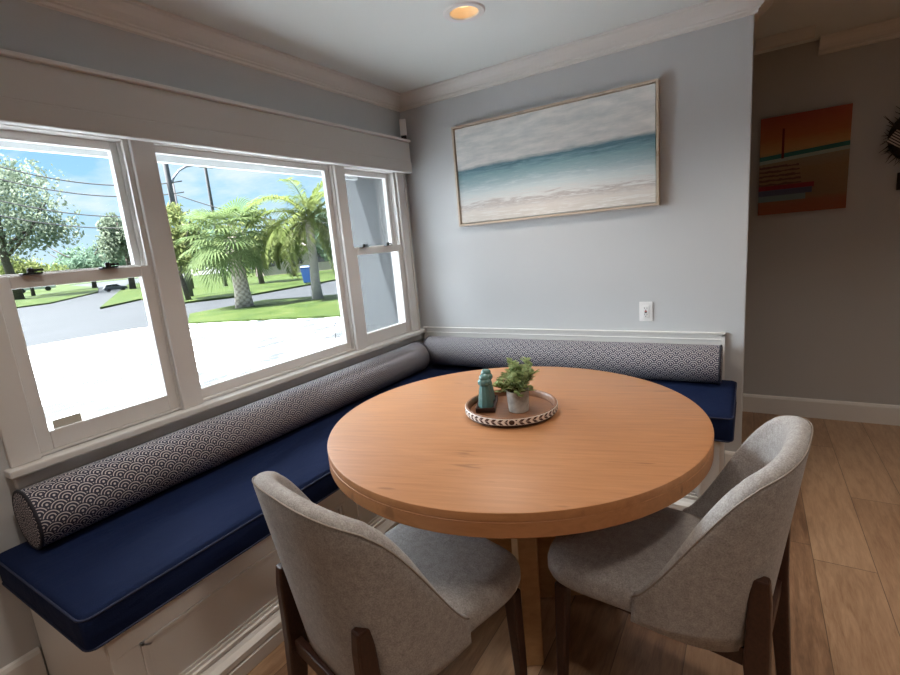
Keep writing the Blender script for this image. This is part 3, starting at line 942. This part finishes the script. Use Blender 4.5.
def tree(name, label, base, h, rad, trunk_r, n, size, mat, seed, crown=None, bark=None, cat='tree', group=None, clumps=14):
    rnd = random.Random(seed)
    t = thing(name, label, cat, base, 0, group)
    cz = crown if crown is not None else h-rad[2]
    f = MB(); foliage(f, Vector((0, 0, cz)), rad, n, size, rnd, clumps); f.build('foliage', mat, t, recalc=False)
    tk = MB(); tk.tube([(0, 0, 0), (.04*h*rnd.uniform(-1, 1), .04*h*rnd.uniform(-1, 1), cz*.5), (0, 0, cz)], [trunk_r, trunk_r*.75, trunk_r*.45], 8)
    for k in range(5):
        a = rnd.uniform(0, 6.3); p0 = Vector((0, 0, cz*rnd.uniform(.5, .85)))
        tk.tube([p0, p0+Vector((math.cos(a)*rad[0]*.35, math.sin(a)*rad[1]*.35, rad[2]*.35)), p0+Vector((math.cos(a)*rad[0]*.6, math.sin(a)*rad[1]*.6, rad[2]*.8))], [trunk_r*.45, trunk_r*.3, trunk_r*.12], 6)
    tk.build('trunk', bark or M_bark, t, smooth=True)
    return t
def at(u, v, dist):
    p = atdist(u, v, dist); p.z = G; return p
# far trees
tree('shade_tree', 'tall loose grey-green tree seen through the left window', at(16, 285, 60), 13.2, (6.6, 6.6, 5.4), .42, 8000, .20, M_treeA, 11, clumps=26)
tree('shade_tree', 'tree with sparse crown cut off by the left window frame mullion', at(131, 280, 55), 8.2, (2.6, 2.6, 3.3), .3, 4500, .17, M_treeA, 12)
tree('shade_tree', 'low dark tree on the horizon in the left window', at(92, 276, 75), 6.6, (6, 6, 2.9), .3, 4000, .25, M_treeC, 13, cat='tree')
tree('bush', 'yellow-green bush under the tall tree in the left window', at(30, 281, 68), 5.0, (3.4, 3.4, 2.2), .2, 2600, .2, M_treeB, 14, crown=2.7, cat='bush')
tree('shade_tree', 'light green tree beside the utility pole at left of the picture window', at(187, 290, 27), 4.6, (1.9, 1.9, 1.8), .14, 2600, .13, M_treeB, 15, crown=2.9)
tree('shade_tree', 'yellow-green tree behind the fan palm at the right of its crown', at(262, 283, 36), 5.6, (3.0, 3.0, 2.4), .2, 2600, .17, M_treeB, 16, crown=3.0)
tree('shade_tree', 'dark green distant tree behind the two palms', at(225, 276, 74), 8, (7, 7, 3.6), .3, 4500, .24, M_treeC, 17)
tree('shade_tree', 'bushy tree behind the queen palm trunk', at(296, 282, 44), 5.0, (2.6, 2.6, 2.2), .2, 2200, .2, M_treeB, 18, crown=3.3)
tree('shade_tree', 'leafy tree behind the right edge of the picture window', at(340, 282, 40), 6.2, (2.2, 2.2, 2.6), .2, 1800, .2, M_treeC, 19)

def frond(mb, base, az, elev, L, droop, nl, ll, rnd, fan=False, w=.035):
    """an arching midrib with leaflets"""
    d0 = Vector((math.cos(az), math.sin(az), 0)); pts = []
    N = 12
    p = Vector(base); e = elev
    for k in range(N+1):
        pts.append(p.copy()); p = p + (d0*math.cos(e) + Vector((0, 0, math.sin(e))))*(L/N); e -= droop/N
    mb.tube(pts, [.022*(1-k/N*.85) for k in range(N+1)], 4)
    side = Vector((-d0.y, d0.x, 0))
    if fan:
        c = pts[-1]; dirn = (pts[-1]-pts[-2]).normalized(); nrm = side.cross(dirn)
        for k in range(nl):
            a = (k/(nl-1)-.5)*math.radians(230); dd = dirn*math.cos(a)+side*math.sin(a)
            q0 = c; q1 = c+dd*ll*.6+nrm*.04; q2 = c+dd*ll - Vector((0, 0, .18*ll+.1*rnd.random()))
            perp = dd.cross(nrm).normalized()*w
            mb.add([q0-perp*.3, q0+perp*.3, q1+perp, q1-perp, q2], [(0, 1, 2, 3), (3, 2, 4)])
    else:
        for k in range(nl):
            f = .12+.88*k/(nl-1); i = min(N-1, int(f*N)); fr_ = f*N-i; c = pts[i].lerp(pts[i+1], fr_); dirn = (pts[i+1]-pts[i]).normalized()
            l = ll*(math.sin(PI*(.12+.83*f))**.6)
            for s in (-1, 1):
                dd = (side*s + dirn*.75 + Vector((0, 0, rnd.uniform(-.15, .35)))).normalized()
                q1 = c+dd*l*.55; q2 = c+dd*l - Vector((0, 0, .30*l)); perp = dd.cross(Vector((0, 0, 1))).normalized()*w*.5
                mb.add([c-perp*.4, c+perp*.4, q1+perp, q1-perp, q2], [(0, 1, 2, 3), (3, 2, 4)])
rnd = random.Random(5)
b1 = un(245, 308, G); b1.z = G
p1 = thing('fan_palm', 'stout fan palm with a rough pale trunk on the lawn island', 'palm tree', tuple(b1))
MB().tube([(0, 0, -.02), (-.03, .02, .6), (-.10, .05, 1.3), (-.2, .06, 2.0), (-.28, .06, 2.5)], [.33, .27, .25, .25, .22], 16).build('trunk', M_palmbark, p1, smooth=True)
cr = MB()
for k in range(46):
    az = k*2.399; f = k/45; el = math.radians(80-f*104)
    frond(cr, (-.28, .06, 2.45), az, el, rnd.uniform(.9, 1.25), .75, 22, rnd.uniform(.75, 1.0), rnd, True, .03)
cr.build('crown', M_palm1, p1, recalc=False)
b2 = un(318, 300, G); b2.z = G
p2 = thing('queen_palm', 'taller feathery palm with a slim trunk right of the fan palm', 'palm tree', tuple(b2))
MB().tube([(0, 0, -.02), (0, .0, .7), (.02, .03, 1.6), (.04, .06, 2.9)], [.21, .17, .15, .15], 12).build('trunk', M_paletrunk, p2, smooth=True)
cr = MB()
for k in range(30):
    az = k*2.399+.4; f = k/29; el = math.radians(82-f*100)
    frond(cr, (.04, .06, 2.85), az, el, rnd.uniform(2.1, 2.8), rnd.uniform(1.5, 2.1), 46, rnd.uniform(.5, .65), rnd, False, .05)
cr.build('crown', M_palm2, p2, recalc=False)
# a bare slender trunk beyond the queen palm
# utility poles, lamp arm and wires
def vpole(name, label, u, v, dist, h, r):
    b = at(u, v, dist); t = thing(name, label, 'utility pole', tuple(b))
    MB().tube([(0, 0, 0), (0, 0, h*.5), (0, 0, h)], [r, r*.85, r*.7], 10).build('pole', M_pole, t, smooth=True)
    return t, b
def toplen(u, v, b):
    d = (Vector((b.x, b.y))-Vector((CAM.x, CAM.y))).length
    return atdist(u, v, d).z - G
t1, pb1 = vpole('utility_pole', 'dark utility pole with a curved lamp arm at the left of the picture window', 190, 292, 30, 12.5, .16)
arm = MB(); apts = [atdist(u_, v_, 30+.2*i) - Vector((pb1.x, pb1.y, G)) for i, (u_, v_) in enumerate(((171, 184), (174, 177), (179, 170.5), (186, 166.5), (194, 165), (201, 165.5)))]
arm.tube(apts, .06, 6)
arm.build('lamp_arm', M_lampmetal, t1, smooth=True)
MB().box(-.14, .14, -.1, .75, -.09, .07, Matrix.Translation(apts[-1])).build('lamp_head', M_lampmetal, t1, bevel=.03)
t2, pb2 = vpole('utility_pole', 'short thin grey pole just right of the lamp pole', 193, 290, 40, 7.6, .12)
t3, pb3 = vpole('utility_pole', 'tall slim pole rising above the fan palm crown', 226, 285, 38, 16, .12)
def wire(name, label, pa, pb, r=.025, sag=.6):
    mb = MB(); pa, pb = Vector(pa), Vector(pb)
    mb.tube([pa.lerp(pb, k/16) - Vector((0, 0, sag*4*(k/16)*(1-k/16))) for k in range(17)], r, 5)
    return tag(mb.build(name, M_pole, smooth=True), label, 'cable', 'overhead cables')
def span(lo, hi, dist): return atdist(*lo, dist), atdist(*hi, dist)
for i, (a, b_, dist, lab) in enumerate((((-30, 158), (182, 181), 30, 'topmost overhead cable crossing the left window'),
                                        ((-30, 171), (184, 192), 31, 'overhead cable below the topmost in the left window'),
                                        ((-30, 193), (185, 212), 32, 'overhead cable just above the tall tree in the left window'),
                                        ((-30, 209), (186, 222), 33, 'lowest overhead cable in the left window'),
                                        ((172, 193), (345, 222), 33, 'overhead cable crossing the picture window behind the palms'))):
    pa, pb = span(a, b_, dist); wire('overhead_cable', lab, pa, pb, .03)

# blue bin, cars, houses
bb_ = un(309, 284, G); bb_.z = G+.03
rb_ = thing('recycling_bin', 'bright blue wheeled recycling bin beside the far road', 'bin', tuple(bb_), .5)
MB().loft([[(-.22, -.24, .06), (.22, -.24, .06), (.22, .24, .06), (-.22, .24, .06)], [(-.29, -.33, .95), (.29, -.33, .95), (.29, .33, .95), (-.29, .33, .95)]]).build('body', M_bin, rb_, bevel=.03)
MB().loft([[(-.31, -.35, .95), (.31, -.35, .95), (.31, .37, .95), (-.31, .37, .95)], [(-.25, -.28, 1.06), (.25, -.28, 1.06), (.25, .33, 1.06), (-.25, .33, 1.06)]]).build('lid', M_bin, rb_, bevel=.02)
for s in (-1, 1):
    MB().tube([(s*.24-.03, .26, .10), (s*.24+.03, .26, .10)], .10, 14).build('wheel', M_tyre, rb_)
def car(label, base, rz, sc, paint_, dark=False):
    t = thing('parked_car', label, 'car', tuple(base), rz, 'cars parked in the distance'); t.scale = (sc, sc, sc)
    w_ = .9
    def side(y, pts): return [(x, y, z) for x, z in pts]
    P_ = [(-2.25, .35), (-2.3, .75), (-2.15, 1.02), (-1.5, 1.1), (1.2, 1.02), (2.1, .9), (2.3, .65), (2.25, .35)]
    MB().loft([side(-w_, P_), side(w_, P_)]).build('body', paint_, t, bevel=.06)
    C_ = [(-2.05, 1.03), (-1.75, 1.62), (.25, 1.68), (1.15, 1.03)]
    MB().loft([side(-w_*.86, C_), side(w_*.86, C_)]).build('cabin', paint_, t, bevel=.06)
    for s in (-1, 1):
        for q in ([(-1.8, 1.12), (-1.6, 1.52), (-.75, 1.56), (-.75, 1.12)], [(-.65, 1.12), (-.65, 1.56), (.2, 1.58), (.85, 1.12)]):
            y = s*w_*.875; MB().loft([side(y, q), side(y+s*.012, q)]).build('side_window', M_carglass, t)
    for x in (-1.4, 1.4):
        for s in (-1, 1):
            MB().tube([(x, s*(w_-.2), .33), (x, s*(w_+.02), .33)], .33, 18).build('wheel', M_tyre, t)
    return t
cb = un(36, 292, G); cb.z = G
car('white car parked far down the street in the left window', cb, math.radians(70), 1.0, M_carwhite)
cb = un(116, 291, G); cb.z = G+.0
car('small dark car on the distant street in the left window', cb, math.radians(75), .40, M_cardark)
def house(label, base, rz, L, W_, h, rh, wallm, nwin):
    t = thing('house', label, 'house', tuple(base), rz)
    MB().box(-L/2, L/2, -W_/2, W_/2, 0, h).build('walls', wallm, t)
    MB().loft([[(-L/2-.5, -W_/2-.5, h), (-L/2-.5, W_/2+.5, h), (-L/2-.5, 0, h+rh)], [(L/2+.5, -W_/2-.5, h), (L/2+.5, W_/2+.5, h), (L/2+.5, 0, h+rh)]]).build('roof', M_roof, t)
    for k in range(nwin):
        x = -L/2+(k+.5)*L/nwin
        MB().box(x-.6, x+.6, -W_/2-.06, -W_/2+.01, .9, 2.1).build('window', M_carglass, t)
    return t
hb = at(316, 276, 56)
house('pink low house half hidden behind the queen palm', hb, math.radians(42), 11, 8, 2.7, 1.5, M_houseA, 4)
hb = at(205, 276, 100)
house('pale low house behind the fan palm trunk', hb, math.radians(30), 14, 8, 2.9, 1.7, M_houseB, 4)
# path light at the driveway edge
lp = un(336, 340, G); lp.z = G
pl = thing('path_light', 'small dark path light at the driveway edge low in the picture window', 'path light', tuple(lp))
MB().lathe([(.012, 0), (.012, .32)], 10).build('stake', M_black, pl)
MB().lathe([(.07, .30), (.06, .34), (.02, .38), (0, .39)], 16).build('cap', M_lampmetal, pl, smooth=True)

# ---------------------------------------------------------------- light
wd = bpy.data.worlds.new('sky'); SC.world = wd; wd.use_nodes = True; t = wd.node_tree; t.nodes.clear()
class WM(Mat):
    def __init__(self, t): self.t = t; self.co = None
wm = WM(t)
x, y, z = wm.xyz('Generated')
zz = z.mx(0.02)
nz = wm.noise(1.3, 6, wm.combine(x/(zz+.25), y/(zz+.25), 0.0), .58)
nz2 = wm.noise(5.0, 5, wm.combine(x/(zz+.25), y/(zz+.25), 3.0), .55)
skyc = wm.ramp(z, [(0, (.66, .82, .92)), (.12, (.36, .67, .92)), (.35, (.22, .50, .86)), (1, (.12, .32, .70))])
cloud = (nz*.75 + nz2*.3).step(.50, .64)
skyc = wm.mix(cloud*.6, skyc, (.93, .96, .98))
bg = t.nodes.new('ShaderNodeBackground'); t.links.new(skyc, bg.inputs[0]); bg.inputs[1].default_value = 1.0
wo = t.nodes.new('ShaderNodeOutputWorld'); t.links.new(bg.outputs[0], wo.inputs[0])

def sun(name, d, strength, angle, color):
    l = bpy.data.lights.new(name, 'SUN'); l.energy = strength; l.angle = math.radians(angle); l.color = color
    o = bpy.data.objects.new(name, l); COL.objects.link(o)
    o.rotation_euler = Vector(d).to_track_quat('-Z', 'Y').to_euler()
    return o
sun('sun', (.22, .42, -.88), 30.0, .6, (.97, .98, 1.0))
sun('window_fill_sun', (.94, .24, -.24), 16.0, 80, (.86, .95, 1.0))  # added broad second sun, boosts the daylight entering through the windows
# the recessed downlights of the room: the one in view over the table and the rest of the row behind the camera
def downlight(x, y, power, cone=125):
    l = bpy.data.lights.new('ceiling_downlight', 'SPOT'); l.energy = power; l.color = (1, .885, .765); l.shadow_soft_size = .10
    l.spot_size = math.radians(cone); l.spot_blend = .7
    o = bpy.data.objects.new('ceiling_downlight', l); COL.objects.link(o); o.location = (x, y, CH-.02); return o
downlight(CLX, CLY, 34)
for (x_, y_) in ((2.55, -.80), (.97, -2.45), (2.55, -2.45), (4.1, -.80), (4.1, -2.45), (.97, -4.1), (2.55, -4.1)): downlight(x_, y_, 34)
